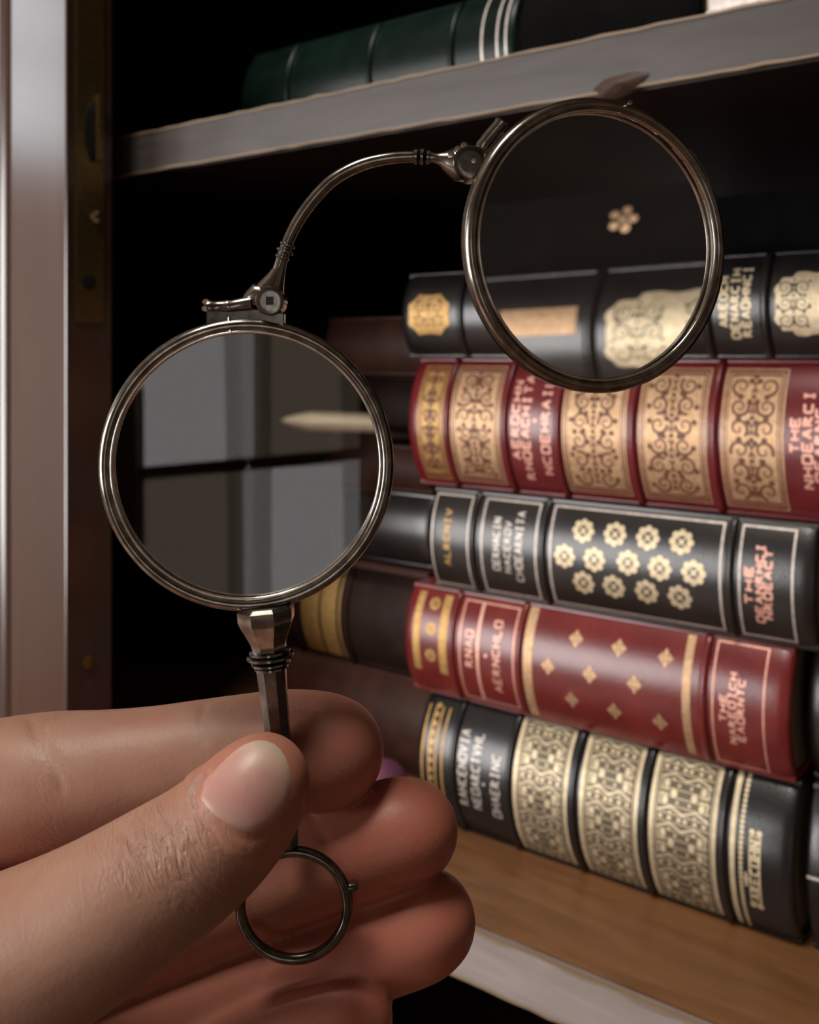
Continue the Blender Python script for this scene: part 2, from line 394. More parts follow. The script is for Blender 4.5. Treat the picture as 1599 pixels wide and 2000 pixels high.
class Foil:
    """flat gilt shapes in (along spine, around spine) metres, laid on the spine of book B"""
    def __init__(s, B, h=.00018): s.B = B; s.b = MB(); s.h = h
    def map(s, a, w, dh=0): return s.B.W(a, w, s.h+dh)
    def quad(s, a0, a1, w0, w1, dh=0):
        n = max(1, int(abs(w1-w0)/.0018)); 
        s.b.grid([[s.map(a0, w, dh), s.map(a1, w, dh)] for w in np.linspace(w0, w1, n+1)])
    def rect(s, a0, a1, w0, w1, t):
        s.quad(a0, a0+t, w0, w1); s.quad(a1-t, a1, w0, w1); s.quad(a0+t, a1-t, w0, w0+t); s.quad(a0+t, a1-t, w1-t, w1)
    def stroke(s, pts, wd, dh=0, taper=False):
        P = [Vector((p[0], p[1])) for p in pts]; rows = []; N = len(P)
        for i in range(N):
            t = (P[min(i+1, N-1)]-P[max(i-1, 0)]); t = t.normalized() if t.length > 1e-9 else Vector((1, 0))
            q = wd*(1-.75*i/(N-1)) if taper else wd
            nn = Vector((-t.y, t.x))*q/2; rows.append([s.map(*(P[i]-nn), dh), s.map(*(P[i]+nn), dh)])
        s.b.grid(rows)
    def poly(s, c, pts, dh=0):
        R_ = max(math.hypot(p[0]-c[0], p[1]-c[1]) for p in pts); k = max(1, int(R_/.0022)); n = len(pts); vs = [s.map(*c, dh)]; fs = [(0, i+1, (i+1) % n+1) for i in range(n)]
        for q in range(1, k+1): vs += [s.map(c[0]+(p[0]-c[0])*q/k, c[1]+(p[1]-c[1])*q/k, dh) for p in pts]
        for q in range(k-1): fs += [(1+q*n+i, 1+(q+1)*n+i, 1+(q+1)*n+(i+1) % n, 1+q*n+(i+1) % n) for i in range(n)]
        s.b.add(vs, fs)
    def disc(s, a, w, r, n=12, dh=0, ry=None):
        ry = ry or r
        s.poly((a, w), [(a+r*math.cos(2*math.pi*i/n), w+ry*math.sin(2*math.pi*i/n)) for i in range(n)], dh)
    def spiral(s, a, w, r, turns, hand, ang, wd, dh=0):
        pts = []
        for i in range(26):
            q = i/25; R = r*(1-q)**.8; t = ang+hand*2*math.pi*turns*q
            pts.append((a+R*math.cos(t), w+R*math.sin(t)))
        s.stroke(pts, wd, dh, True)
    def done(s, name, m): return s.b.build(name, m, s.B.e, smooth=False)

GL = {  # letter-like strokes in a unit cell
 'T': [((0, 1), (1, 1)), ((.5, 1), (.5, 0))], 'H': [((0, 0), (0, 1)), ((1, 0), (1, 1)), ((0, .5), (1, .5))],
 'E': [((0, 0), (0, 1)), ((0, 1), (1, 1)), ((0, .5), (.8, .5)), ((0, 0), (1, 0))],
 'a': [((0, 0), (.5, 1)), ((.5, 1), (1, 0)), ((.2, .4), (.8, .4))], 'b': [((0, 0), (0, 1)), ((0, 1), (.9, .75)), ((.9, .75), (0, .5)), ((.1, .5), (1, 0))],
 'c': [((0, 0), (0, 1)), ((0, 1), (1, 0)), ((1, 0), (1, 1))], 'd': [((0, .1), (0, .9)), ((0, .9), (1, .95)), ((0, .1), (1, .05))],
 'e': [((0, 0), (0, 1)), ((0, 0), (1, 0))], 'f': [((0, 1), (.5, 0)), ((.5, 0), (1, 1))], 'g': [((0, 0), (1, 0)), ((1, 0), (1, 1)), ((1, 1), (0, 1)), ((0, 1), (0, 0))],
 'i': [((.5, 0), (.5, 1)), ((.2, 0), (.8, 0)), ((.2, 1), (.8, 1))]}
def letters(Fo, a, w_mid, word, size, pitch, wd):
    """a line of small capitals running up the spine; tops of letters towards the left end"""
    n = len(word)
    for i, ch in enumerate(word):
        if ch == ' ': continue
        w0 = w_mid+(i-(n-1)/2)*pitch
        for p, q in GL[ch]:
            A = (a+size*(.5-p[1]), w0+pitch*.66*(p[0]-.5)); Bq = (a+size*(.5-q[1]), w0+pitch*.66*(q[0]-.5))
            Fo.stroke([A, Bq], wd)
def rosette(Fo, a, w, r, n=8):
    for k in range(n):
        t = 2*math.pi*k/n; Fo.poly((a+.64*r*math.cos(t), w+.64*r*math.sin(t)), [(a+(.64*math.cos(t)+.27*math.cos(q))*r, w+(.64*math.sin(t)+.27*math.sin(q))*r) for q in [2*math.pi*i/8 for i in range(8)]])
    Fo.disc(a, w, r*.20, 8)
    for k in range(4):
        t = 2*math.pi*(k+.5)/4; Fo.stroke([(a+.22*r*math.cos(t), w+.22*r*math.sin(t)), (a+.6*r*math.cos(t), w+.6*r*math.sin(t))], r*.12)
def floret(Fo, a, w, r):
    for sg in (-1, 1):
        Fo.poly((a, w+sg*.5*r), [(a, w+sg*1.05*r), (a-.24*r, w+sg*.72*r), (a-.26*r, w+sg*.42*r), (a, w+sg*.1*r), (a+.26*r, w+sg*.42*r), (a+.24*r, w+sg*.72*r)][::sg])
        Fo.disc(a+sg*.52*r, w, r*.36, 10, ry=r*.26); Fo.disc(a+sg*.42*r, w+.36*r, r*.16, 8); Fo.disc(a+sg*.42*r, w-.36*r, r*.16, 8)
    Fo.disc(a, w, r*.26, 10)
def scrollwork(Fo, a0, a1, w0, w1, wd, seed, dh=.0, cell=.0085):
    """mirror-symmetric scrolls, leaves and dots filling a rectangle"""
    rng = random.Random(seed); am = (a0+a1)/2; nw = max(2, int((w1-w0)/cell)); hw = (w1-w0)/nw; ha = (a1-a0)/2
    for j in range(nw):
        wc = w0+(j+.5)*hw; r = min(hw, ha)*.46; ang = rng.uniform(0, 6.28); tr = rng.choice((1.3, 1.6)); hd = rng.choice((-1, 1))
        off = ha*rng.uniform(.42, .55); lt = rng.uniform(0, 6.28)
        for sg in (-1, 1):
            Fo.spiral(am+sg*off, wc, r, tr, hd*sg, ang if sg > 0 else math.pi-ang, wd, dh)
            for k in range(3):
                t = lt+k*2.1; t = t if sg > 0 else math.pi-t
                c, q = math.cos(t), math.sin(t); x, y = am+sg*off+r*1.12*c, wc+r*1.12*q
                if a0+wd < x < a1-wd and w0+wd < y < w1-wd: Fo.disc(x, y, wd*.95, 7, dh)
        Fo.stroke([(am-r*.25, wc-hw*.3), (am, wc-hw*.05), (am+r*.25, wc-hw*.3)], wd*.9, dh)
        Fo.stroke([(am-r*.25, wc+hw*.3), (am, wc+hw*.05), (am+r*.25, wc+hw*.3)], wd*.9, dh)
        Fo.disc(am, wc+hw*.5, wd*.8, 7, dh)
def filigree_panel(B, x0, x1, mg, mt, seed, mar=.86, field=True, wd=.0015):
    """gilt field between double fillets, tooled with scrolls"""
    a0, a1 = B.px(x0), B.px(x1); h = B.H*mar; f = Foil(B)
    f.rect(a0, a1, -h, h, .0009)
    f.rect(a0+.0017, a1-.0017, -h+.0022, h-.0022, .0007)
    f.quad(a0+.003, a1-.003, -h+.0040, h-.0040)
    o = f.done('gilt_panel', mg)
    g = Foil(B, .0003); scrollwork(g, a0+.003, a1-.003, -h+.0045, h-.0045, wd, seed)
    t = g.b.build('tooled_scrollwork', mt, o, smooth=False)
    return o
def lattice_panel(B, x0, x1, mg, seed, mar=.9):
    """gilt lattice of lozenges, dots and bars between heavy side fillets"""
    a0, a1 = B.px(x0), B.px(x1); h = B.H*mar; f = Foil(B); am = (a0+a1)/2; wa = a1-a0
    f.quad(a0, a0+.0022, -h, h); f.quad(a1-.0016, a1, -h, h); f.quad(a0+.0022, a1-.0016, -h, -h+.0008); f.quad(a0+.0022, a1-.0016, h-.0008, h)
    f.quad(a0+.0030, a0+.0034, -h, h); f.quad(a1-.0025, a1-.0021, -h, h)
    n = int(2*h/.0037); i0, i1 = a0+.0042, a1-.0033
    for j in range(n):
        w = -h+2*h*(j+.5)/n; q = j % 6
        for sg in (-1, 1):
            if q == 0: 
                for k in (.12, .5, .85): f.disc(am+sg*(i1-i0)*.5*k, w, .0011, 6, ry=.0010)
            elif q in (1, 5):
                f.stroke([(am, w-.0012), (am+sg*(i1-i0)*.24, w+.0012), (am+sg*(i1-i0)*.49, w-.0012)], .0009)
                f.disc(am+sg*(i1-i0)*.24, w-.0012, .0008, 6)
            elif q in (2, 4):
                f.disc(am+sg*(i1-i0)*.36, w, .0015, 8, ry=.0017); f.disc(am+sg*(i1-i0)*.12, w, .0008, 6)
                f.stroke([(am+sg*(i1-i0)*.46, w-.0018), (am+sg*(i1-i0)*.46, w+.0018)], .0006)
            else:
                f.disc(am+sg*(i1-i0)*.2, w, .0017, 8, ry=.0019)
                f.stroke([(am+sg*(i1-i0)*.3, w-.001), (am+sg*(i1-i0)*.48, w-.001)], .0007)
                f.stroke([(am+sg*(i1-i0)*.3, w+.001), (am+sg*(i1-i0)*.48, w+.001)], .0007)
        f.stroke([(i0, w+.0019), (i1, w+.0019)], .0004)
    o = f.done('gilt_panel', mg); g = Foil(B, .00008); g.quad(a0+.001, a1-.001, -h, h); g.b.build('gilt_ground', 'dull_ground', o, smooth=False); return o
def cartouche(B, x0, x1, mg, mt, seed, hh, lobes=2):
    """gilt ornament with a scalloped outline"""
    a0, a1 = B.px(x0), B.px(x1); f = Foil(B); am = (a0+a1)/2; ha = (a1-a0)/2; pts = []
    for i in range(96):
        t = 2*math.pi*i/96; c, q = math.cos(t), math.sin(t)
        lob = 1+.13*abs(math.sin(t*(3 if lobes == 2 else 4)))+.03*math.cos(t*16)
        wst = 1 if lobes == 1 else 1-.16*math.exp(-(c/.12)**2)
        pts.append((am+ha*.9*math.copysign(abs(c)**.75, c)*min(lob, 1.12), hh*math.copysign(abs(q)**.8, q)*lob*wst*.92))
    f.poly((am, 0), pts)
    o = f.done('gilt_ornament', mg)
    g = Foil(B, .0003); k = lobes
    for j in range(k):
        u0 = a0+(a1-a0)*(j+.08)/k; u1 = a0+(a1-a0)*(j+.92)/k
        scrollwork(g, u0, u1, -hh*.72, hh*.72, .0007, seed+j, cell=.007)
    g.b.build('tooled_scrollwork', mt, o, smooth=False); return o

G1 = 'leather-bound books in the gilt stack'
def wpos(B, px, py):
    """arc position on the spine for picture point"""
    z = z_at(px, py, B.d)-B.z0-B.T/2; z = max(-B.T*.49, min(B.T*.49, z)); return B.R*math.asin(z/B.R)

# --- bottom of the stack: black with three gilt lattice panels
B3 = Book('leather_book', 'thick black book at the bottom of the stack with three pale gilt lattice panels', s_from_px(812), s_from_px(1548), SH+.0002, .0730, 'black', 43, group=G1)
for x in (884, 992, 1118, 1256, 1410): B3.band(x, .0046, .0018)
f = Foil(B3)
a0, a1 = B3.px(822), B3.px(868)
for k in range(4): f.quad(a0+(a1-a0)*k/3.6, a0+(a1-a0)*k/3.6+.0011, -B3.H*.8, B3.H*.8)
for j in range(14): f.disc(a0+(a1-a0)*.4, -B3.H*.8+j*B3.H*1.6/13, .0016, 6)
f.done('gilt_end_band', 'dim_gold')
f = Foil(B3); letters(f, B3.px(902), .003, 'baHdEcgfia', .0052, .0042, .0009); letters(f, B3.px(928), .003, 'cEgabdTfHe', .0052, .0042, .0009)
f.disc(B3.px(944), -.002, .0009, 6); letters(f, B3.px(966), -.002, 'gHaEbicd', .005, .0044, .0009); f.done('title_lettering', 'silver_foil')
for x0, x1 in ((1001, 1106), (1130, 1243), (1266, 1396)): lattice_panel(B3, x0, x1, 'pale_gold', 3, .93)
f = Foil(B3); f.quad(B3.px(1424), B3.px(1434), -B3.H*.94, B3.H*.94)
for j in range(34):
    w = -B3.H*.92+j*B3.H*1.84/33; f.disc(B3.px(1446), w, .0011, 6)
f.done('fillet_or_highlight', 'pale_gold')
f = Foil(B3); a = B3.px(1473); f.rect(a-.0026, a+.0026, -.019, .012, .0006)
letters(f, a, -.0035, 'abEdgHc', .0040, .0040, .0012); f.disc(a-.004, -.008, .001, 6, ry=.004)
for sg in (-1, 1): f.disc(a-.0016*sg, -.0205, .0016, 8); f.disc(a+.0016*sg, .0135, .0014, 8)
f.done('publisher_stamp', 'pale_gold')

# --- second: crimson with scattered florets
R2 = Book('leather_book', 'crimson book with scattered gilt florets on its spine, second from the bottom', s_from_px(788), s_from_px(1541), -.1916, .0604, 'red_b', 38, group=G1)
for x in (882, 1012, 1372): R2.band(x, .0046, .0017)
f = Foil(R2)
for x0, x1 in ((806, 819), (856, 871)): f.quad(R2.px(x0), R2.px(x1), -R2.H*.5, R2.H*.86)
for y in (-.2, .25, .68): rosette(f, R2.px(840), R2.H*y, .0042)
f.done('gilt_end_band', 'dim_gold')
f = Foil(R2); h = R2.H*.86; f.rect(R2.px(896), R2.px(1003), -h, h, .0009); f.quad(R2.px(929), R2.px(935), -h, h)
letters(f, R2.px(915), .002, 'bcag', .0045, .0052, .0010); letters(f, R2.px(968), 0, 'aEbcdHeg', .0045, .0050, .0010); f.disc(R2.px(948), 0, .0011, 8)
f.done('title_lettering', 'pink_foil')
f = Foil(R2)
for x0, x1 in ((1021, 1038), (1331, 1347)): f.quad(R2.px(x0), R2.px(x1), -R2.H*.9, R2.H*.92)
for x, y in ((1119, 1250), (1203, 1268), (1295, 1288), (1070, 1301), (1151, 1318), (1238, 1337), (1113, 1368), (1196, 1391), (1285, 1413)):
    floret(f, R2.px(x), wpos(R2, x, y), .0044)
f.done('gilt_florets', 'gold')
f = Foil(R2); f.rect(R2.px(1389), R2.px(1492), -R2.H*.9, R2.H*.92, .0008)
letters(f, R2.px(1412), 0, 'THE', .0030, .0045, .0010); letters(f, R2.px(1429), 0, 'cabEgidH', .0030, .0042, .0010); letters(f, R2.px(1446), 0, 'EagbcTd', .0030, .0042, .0010)
f.done('title_lettering', 'pink_foil')

# --- third: black with rosettes
B2 = Book('leather_book', 'black book whose framed spine panel is covered with pale rosettes', s_from_px(833), s_from_px(1591), -.1310, .0560, 'black_b', 35, group=G1)
for x in (922, 1059, 1424): B2.band(x, .0046, .0016)
f = Foil(B2); h = B2.H*.88
f.rect(B2.px(842), B2.px(914), -h, h, .0010); f.rect(B2.px(938), B2.px(1047), -h, h, .0011)
f.rect(B2.px(1072), B2.px(1408), -h, h, .0011); f.rect(B2.px(1441), B2.px(1549), -h, h, .0010)
f.done('gilt_frame', 'silver_foil')
f = Foil(B2); letters(f, B2.px(872), .002, 'aebdcif', .0040, .0046, .0010); f.done('author_lettering', 'dim_gold')
f = Foil(B2); letters(f, B2.px(968), .002, 'gEbHadic', .0042, .0036, .0009); letters(f, B2.px(990), .001, 'cadEbgf', .0036, .0040, .0008); letters(f, B2.px(1012), .002, 'dHgEabciTa', .0042, .0038, .0009)
f.done('title_lettering', 'silver_foil')
f = Foil(B2)
for x, y in ((1135, 1036), (1197, 1043), (1261, 1050), (1327, 1058), (1102, 1084), (1160, 1091), (1226, 1097), (1288, 1108), (1354, 1117), (1137, 1137), (1196, 1145), (1260, 1155), (1325, 1166)):
    rosette(f, B2.px(x), wpos(B2, x, y+2), .0068)
f.done('gilt_rosettes', 'pale_gold')
f = Foil(B2); letters(f, B2.px(1462), -.001, 'THE', .0032, .0062, .0011); letters(f, B2.px(1482), 0, 'gEacbHdi', .0032, .0046, .0011); letters(f, B2.px(1499), 0, 'cbgEadT', .0032, .0046, .0011)
f.done('title_lettering', 'pink_foil')

# --- fourth: big red with four filigree panels
R1 = Book('leather_book', 'large dark red book with wide gold filigree panels, directly under the slim black one', s_from_px(795), s_from_px(1660), -.0748, .0721, 'red', 40, group=G1)
for x in (872, 985, 1088, 1234, 1393): R1.band(x, .0050, .0019)
filigree_panel(R1, 815, 864, 'dim_gold', 'red_tool', 11)
for k, (x0, x1) in enumerate(((879, 974), (1097, 1221), (1246, 1378), (1407, 1530))): filigree_panel(R1, x0, x1, 'gold', 'red_tool', 21+k)
f = Foil(R1); letters(f, R1.px(1006), .004, 'aEbgdHc', .0042, .0062, .0012); letters(f, R1.px(1026), .000, 'bcgEadHiTa', .0044, .0058, .0013)
f.disc(R1.px(1044), .004, .0012, 8); letters(f, R1.px(1064), .001, 'cdgEHbaie', .0046, .0058, .0011); f.done('title_lettering', 'pink_foil')
f = Foil(R1); letters(f, R1.px(1552), .003, 'THE', .0036, .0056, .0012); letters(f, R1.px(1576), .001, 'cHgEabdi', .0038, .0056, .0012); letters(f, R1.px(1600), -.001, 'gEabcd', .0038, .0056, .0012)
f.done('title_lettering', 'pink_foil')

# --- fifth: black with scalloped cartouches
K1 = Book('leather_book', 'black book with scalloped gold ornaments lying on the large red one', s_from_px(782), s_from_px(1700), -.0024, .0480, 'black', 42, group=G1)
for x in (898, 1157, 1380, 1493): K1.band(x, .0048, .0018)
cartouche(K1, 796, 878, 'dim_gold', 'black_tool', 5, .0115, 1)
f = Foil(K1)
for x0, x1 in ((942, 985), (992, 1040), (1044, 1140)): f.quad(K1.px(x0), K1.px(x1), .0005, .0105)
f.done('gilt_panel', 'gold')
cartouche(K1, 1172, 1350, 'pale_gold', 'black_tool', 7, .0150)
f = Foil(K1); letters(f, K1.px(1412), .002, 'abEgdH', .0036, .0040, .0012); letters(f, K1.px(1434), .001, 'gEcabdiH', .0036, .0042, .0012); letters(f, K1.px(1456), .002, 'bEagHcdi', .0036, .0042, .0012); f.done('title_lettering', 'pale_gold')
cartouche(K1, 1508, 1680, 'pale_gold', 'black_tool', 9, .0150)

# --- topmost: slim dark book set back, one small gold flower
K2 = Book('leather_book', 'dark book set back atop the stack with one small gold flower', s_from_px(930, .05), s_from_px(1700, .05), .0459, .0340, 'night', 30, depth=.11, d=.05, group=G1)
f = Foil(K2); rosette(f, K2.px(1193), wpos(K2, 1193, 446), .0058, 5); f.done('gilt_flower', 'gold')

# --- stack further left and deeper, in the door's shade
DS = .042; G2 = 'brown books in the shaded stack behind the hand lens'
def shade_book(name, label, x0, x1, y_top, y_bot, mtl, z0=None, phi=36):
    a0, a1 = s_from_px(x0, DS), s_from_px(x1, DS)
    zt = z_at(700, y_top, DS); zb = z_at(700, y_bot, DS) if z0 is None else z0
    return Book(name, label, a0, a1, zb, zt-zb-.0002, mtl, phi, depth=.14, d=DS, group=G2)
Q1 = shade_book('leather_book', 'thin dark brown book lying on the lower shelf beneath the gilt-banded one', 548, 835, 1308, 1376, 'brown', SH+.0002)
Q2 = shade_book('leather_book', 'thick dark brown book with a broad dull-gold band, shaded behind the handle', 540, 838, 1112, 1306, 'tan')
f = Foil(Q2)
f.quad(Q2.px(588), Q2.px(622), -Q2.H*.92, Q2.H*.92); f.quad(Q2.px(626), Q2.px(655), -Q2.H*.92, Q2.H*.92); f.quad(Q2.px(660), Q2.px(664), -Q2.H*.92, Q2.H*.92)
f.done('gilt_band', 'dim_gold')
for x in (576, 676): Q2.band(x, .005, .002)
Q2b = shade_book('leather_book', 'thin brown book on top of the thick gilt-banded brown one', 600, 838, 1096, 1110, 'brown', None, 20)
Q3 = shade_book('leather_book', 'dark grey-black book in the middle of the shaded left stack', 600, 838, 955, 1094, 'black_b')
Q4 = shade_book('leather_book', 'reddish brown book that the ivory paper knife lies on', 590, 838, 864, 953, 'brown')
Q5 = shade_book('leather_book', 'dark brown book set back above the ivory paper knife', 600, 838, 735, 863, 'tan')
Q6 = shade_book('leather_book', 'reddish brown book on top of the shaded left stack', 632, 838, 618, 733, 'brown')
Q5.e.location = cab(Q5.a0, DS+.022, Q5.z0)

# ivory paper knife lying on Q4, tip to the left
ak = s_from_px(582, DS); k0 = cab(ak, DS-.030, Q4.z0+Q4.T)
pk = thing('paper_knife', 'cream ivory paper knife lying on the shaded brown book', 'paper knife', k0, TH+math.radians(24))
b = MB(); rows = []
for i in range(24):
    t = i/23; x = .058*t; wd = .0075*(min(1, t*3.2)**.6); th = .0042*(min(1, t*4)**.6)+.0002
    rows.append([(x, .011+wd*math.cos(q), .0046+th*math.sin(q)) for q in np.linspace(0, 2*math.pi, 15)[:-1]])
b.grid(rows, close_v=True); b.build('blade', 'ivory', pk)
b = MB(); b.tube([(.057, .011, .0046), (.062, .011, .0046), (.075, .0115, .0046), (.10, .012, .0046), (.104, .012, .0046)], [.0044, .0046, .004, .0043, .002], 14, up=(0, 0, 1)); b.build('handle', 'mahogany', pk)

# --- neighbours at the right end of the shelf
G3 = 'dark books at the right end of the lower shelf'
zz = SH+.0002
for k, (T, mt, lab) in enumerate(((.0733, 'black', 'black book on the shelf right of the stack, a gilt line across its spine'),
                                  (.0600, 'black_b', 'very dark book right of the crimson one, second up in its stack'))):
    a = (B3, R2, B2)[k].a0+(B3, R2, B2)[k].L+.004
    bk = Book('leather_book', lab, a, a+.2, zz, T, mt, 36, d=.012 if k else .004, group=G3)
    if k == 0:
        f = Foil(bk); aa = bk.px(1592); f.quad(aa-.0035, aa+.03, -.0010, .0004); f.done('gilt_line', 'silver_foil')
    zz += T+.0002

# --- upper shelf
UB = Book('leather_book', 'dark green book lying on the upper shelf, streaked with light', s_from_px(470, .0), s_from_px(1004, .0), UZ+.0002, .062, 'green', 44, d=.0)
for x in (560, 720, 880): UB.band(x, .005, .002)
f = Foil(UB)
for x in (938, 968, 985): f.quad(UB.px(x), UB.px(x+4), -UB.H*.95, UB.H*.9)
f.done('fillet_or_highlight', 'silver_foil')  # pale foil strips paint the highlight streaks on the green spine
UC = Book('leather_book', 'black book beside the green one on the upper shelf', s_from_px(1012, -.02), s_from_px(1368, -.02), UZ+.0002, .05, 'night', 34, d=-.02)
UD = Book('pamphlet', 'thin pale grey booklet at the right of the upper shelf', s_from_px(1376, -.06), s_from_px(1376, -.06)+.13, UZ+.0002, .012, 'silver_foil', 20, depth=.10, d=-.06)

# purple ball behind the fingers, on the lower shelf
pb = thing('purple_ball', 'small plum-purple ball on the lower shelf, peeping out between the fingertips', 'ball', (0, 0, 0))
rb = .0154; yb = .591; xb = (746-CX)/F*yb
bm = bmesh.new(); bmesh.ops.create_uvsphere(bm, u_segments=40, v_segments=24, radius=rb)
for v in bm.verts: v.co.z = v.co.z*(1.0 if v.co.z > 0 else .98)
for fc in bm.faces: fc.smooth = True
me = bpy.data.meshes.new('ball'); bm.to_mesh(me); bm.free()
pb.location = (xb, yb, SH+rb*.985); link('ball_body', me, pb, 'purple')

# ------------------------------------------------------------------ the lorgnette
SY = .150; SP = SY/F            # its plane, metres per pixel there
LO = Vector(((573-CX)*SP, SY, (HY-1768)*SP))
def P(px, py, off=0): return Vector(((px-CX)*SP, SY+off*SP, (HY-py)*SP)) - LO      # off: pixels away from the viewer
lg = thing('lorgnette', 'tarnished silver folding lorgnette with two round lenses, held up between finger and thumb', 'eyeglasses', LO)
def lens_unit(cx, cy, R, yaw, tilt, nm, k):
    """round rim with grooved section, bezel and convex lens; yaw turns it about the vertical"""
    Cw = P(cx, cy); rot = Matrix.Rotation(yaw, 3, 'Z') @ Matrix.Rotation(tilt, 3, 'X')
    def at(r, t, off): return Cw + rot @ Vector((r*SP*math.cos(t), off*SP, r*SP*math.sin(t)))
    n = 128
    prof = [(R-20, -19), (R-12, -21), (R-4, -17), (R, -8), (R, 0), (R, 8), (R-4, 17), (R-12, 21), (R-22, 19), (R-25, 12), (R-22, 6), (R-22, -6), (R-25, -12)]
    rim = MB(); rim.grid([[at(r, 2*math.pi*i/n, o) for r, o in prof] for i in range(n)], True, True)
    rim_o = rim.build('rim', 'steel', lg, angle=50)
    bz = MB(); bead = [(R-26+3.6*math.cos(q), -15+4*math.sin(q)) for q in np.linspace(0, 2*math.pi, 11)[:-1]]
    bz.grid([[at(r, 2*math.pi*i/n, o) for r, o in bead] for i in range(n)], True, True)
    bead = [(R-26+3.6*math.cos(q), 13+4*math.sin(q)) for q in np.linspace(0, 2*math.pi, 11)[:-1]]
    bz.grid([[at(r, 2*math.pi*i/n, o) for r, o in bead] for i in range(n)], True, True)
    bz.build('bezel', 'bezel', rim_o)
    # plano-convex lens: flat front, bulged back
    RL = R-25; Rc = .21/SP; L = MB(); rings = 20; front = -6; thick = 6
    def sag(r): return math.sqrt(Rc*Rc-r*r)-math.sqrt(Rc*Rc-RL*RL)
    rows = [[at(max(RL*j/rings, .02), 2*math.pi*i/n, front) for i in range(n)] for j in range(rings+1)]
    rows += [[at(max(RL*j/rings, .02), 2*math.pi*i/n, front+thick+sag(RL*j/rings)) for i in range(n)] for j in range(rings, -1, -1)]
    L.grid(rows, False, True); L.build('lens', 'glass', lg, angle=30)
    return at
at1 = lens_unit(484, 907, 285, math.radians(4), 0, 'near', 0)
at2 = lens_unit(1168, 481, 287, math.radians(20), 0, 'far', 1)

def cyl(name, m, px, py, r, o0, o1, n=32, parent=lg, bevel=.12):
    """round boss whose axis points at the viewer, from depth o0 to o1 (pixels)"""
    b = MB(); ring = lambda rr, o: [P(px+rr*math.cos(2*math.pi*i/n), py+rr*math.sin(2*math.pi*i/n), o) for i in range(n)]
    e = r*bevel
    b.grid([ring(.1, o0), ring(r*.6, o0), ring(r-e, o0), ring(r-e*.25, o0+e*.3), ring(r, o0+e), ring(r, o1-e), ring(r-e, o1), ring(.1, o1)], False, True)
    return b.build(name, m, parent, angle=35)
def rod(name, m, pts, n=20, parent=lg, up=None, angle=40):
    """(px, py, off, r) rows"""
    b = MB(); b.tube([P(p[0], p[1], p[2]) for p in pts], [p[3]*SP for p in pts], n, up=up); return b.build(name, m, parent, angle=angle)
# bridge between the two hinges
br = rod('bridge', 'steel', [(x, y, 0, r) for x, y, r in bspl([(541, 538, 12), (552, 500, 11), (563, 470, 11), (582, 432, 11.5), (612, 390, 12), (652, 350, 12), (705, 322, 12), (760, 309, 11.5), (806, 306, 11)], 40)])
def collar(px, py, ang, r, wd):
    dx, dy = math.cos(ang), math.sin(ang); rod('collar', 'steel', [(px-dx*wd, py-dy*wd, 0, r*.75), (px-dx*wd*.5, py-dy*wd*.5, 0, r), (px+dx*wd*.5, py+dy*wd*.5, 0, r), (px+dx*wd, py+dy*wd, 0, r*.75)], 20, br)
ta = math.radians(-68)
for px, py, r in ((551, 503, 14), (556, 491, 16.5), (561, 479, 15)): collar(px, py, ta, r, 4.5)
for px, py, r in ((811, 306, 15), (823, 306, 16), (835, 307, 13.5)): collar(px, py, .05, r, 4.5)
# lower hinge, on top of the first rim
rod('hinge_knuckle', 'steel', [(551, 508, 0, 10), (546, 525, 0, 12), (537, 545, 4, 19), (528, 562, 8, 27), (524, 580, 10, 30), (522, 598, 10, 28), (522, 612, 10, 22)], 22, up=(0, 1, 0))
rod('hinge_knuckle', 'steel', [(478, 594, 4, 12), (490, 586, 6, 19), (500, 578, 8, 25), (512, 580, 8, 26), (524, 588, 8, 24)], 20)
h1 = cyl('hinge_pin', 'steel', 530, 589, 28, -30, 34)
b = MB(lambda x, y, z: P(x, y, z)); b.box(523, 538, 581, 597, -30.6, -28); b.build('pin_socket', 'dark', h1, smooth=False)
rod('hinge_barrel', 'steel', [(404, 602, 0, 9), (407, 602, 0, 15), (413, 601, 0, 15.5), (418, 601, 0, 13.5), (440, 600, 0, 13.5), (443, 600, 0, 14.5), (449, 599, 0, 14.5), (452, 599, 0, 13.5), (478, 595, 0, 15), (492, 593, 0, 16)], 20)
cyl('end_screw', 'bezel', 403, 590, 6.5, -8, 6, 14); cyl('end_screw', 'bezel', 401, 603, 6, -8, 6, 14)
def plate(name, pts, o0, o1, m='steel_dark'):
    b = MB(); n = len(pts); b.add([P(x, y, o0) for x, y in pts]+[P(x, y, o1) for x, y in pts],
      [tuple(range(n)), tuple(reversed(range(n, 2*n)))]+[(i, (i+1) % n, n+(i+1) % n, n+i) for i in range(n)])
    return b.build(name, m, lg, bevel=.00015, angle=30)
plate('hinge_bracket', [(406, 606), (450, 608), (500, 604), (556, 612), (556, 640), (520, 628), (480, 626), (440, 631), (405, 640)], -13, 15)
rod('bracket_screw', 'bezel', [(450, 620, -14, 3), (451, 640, -17, 3), (455, 648, -17, 4)], 10)
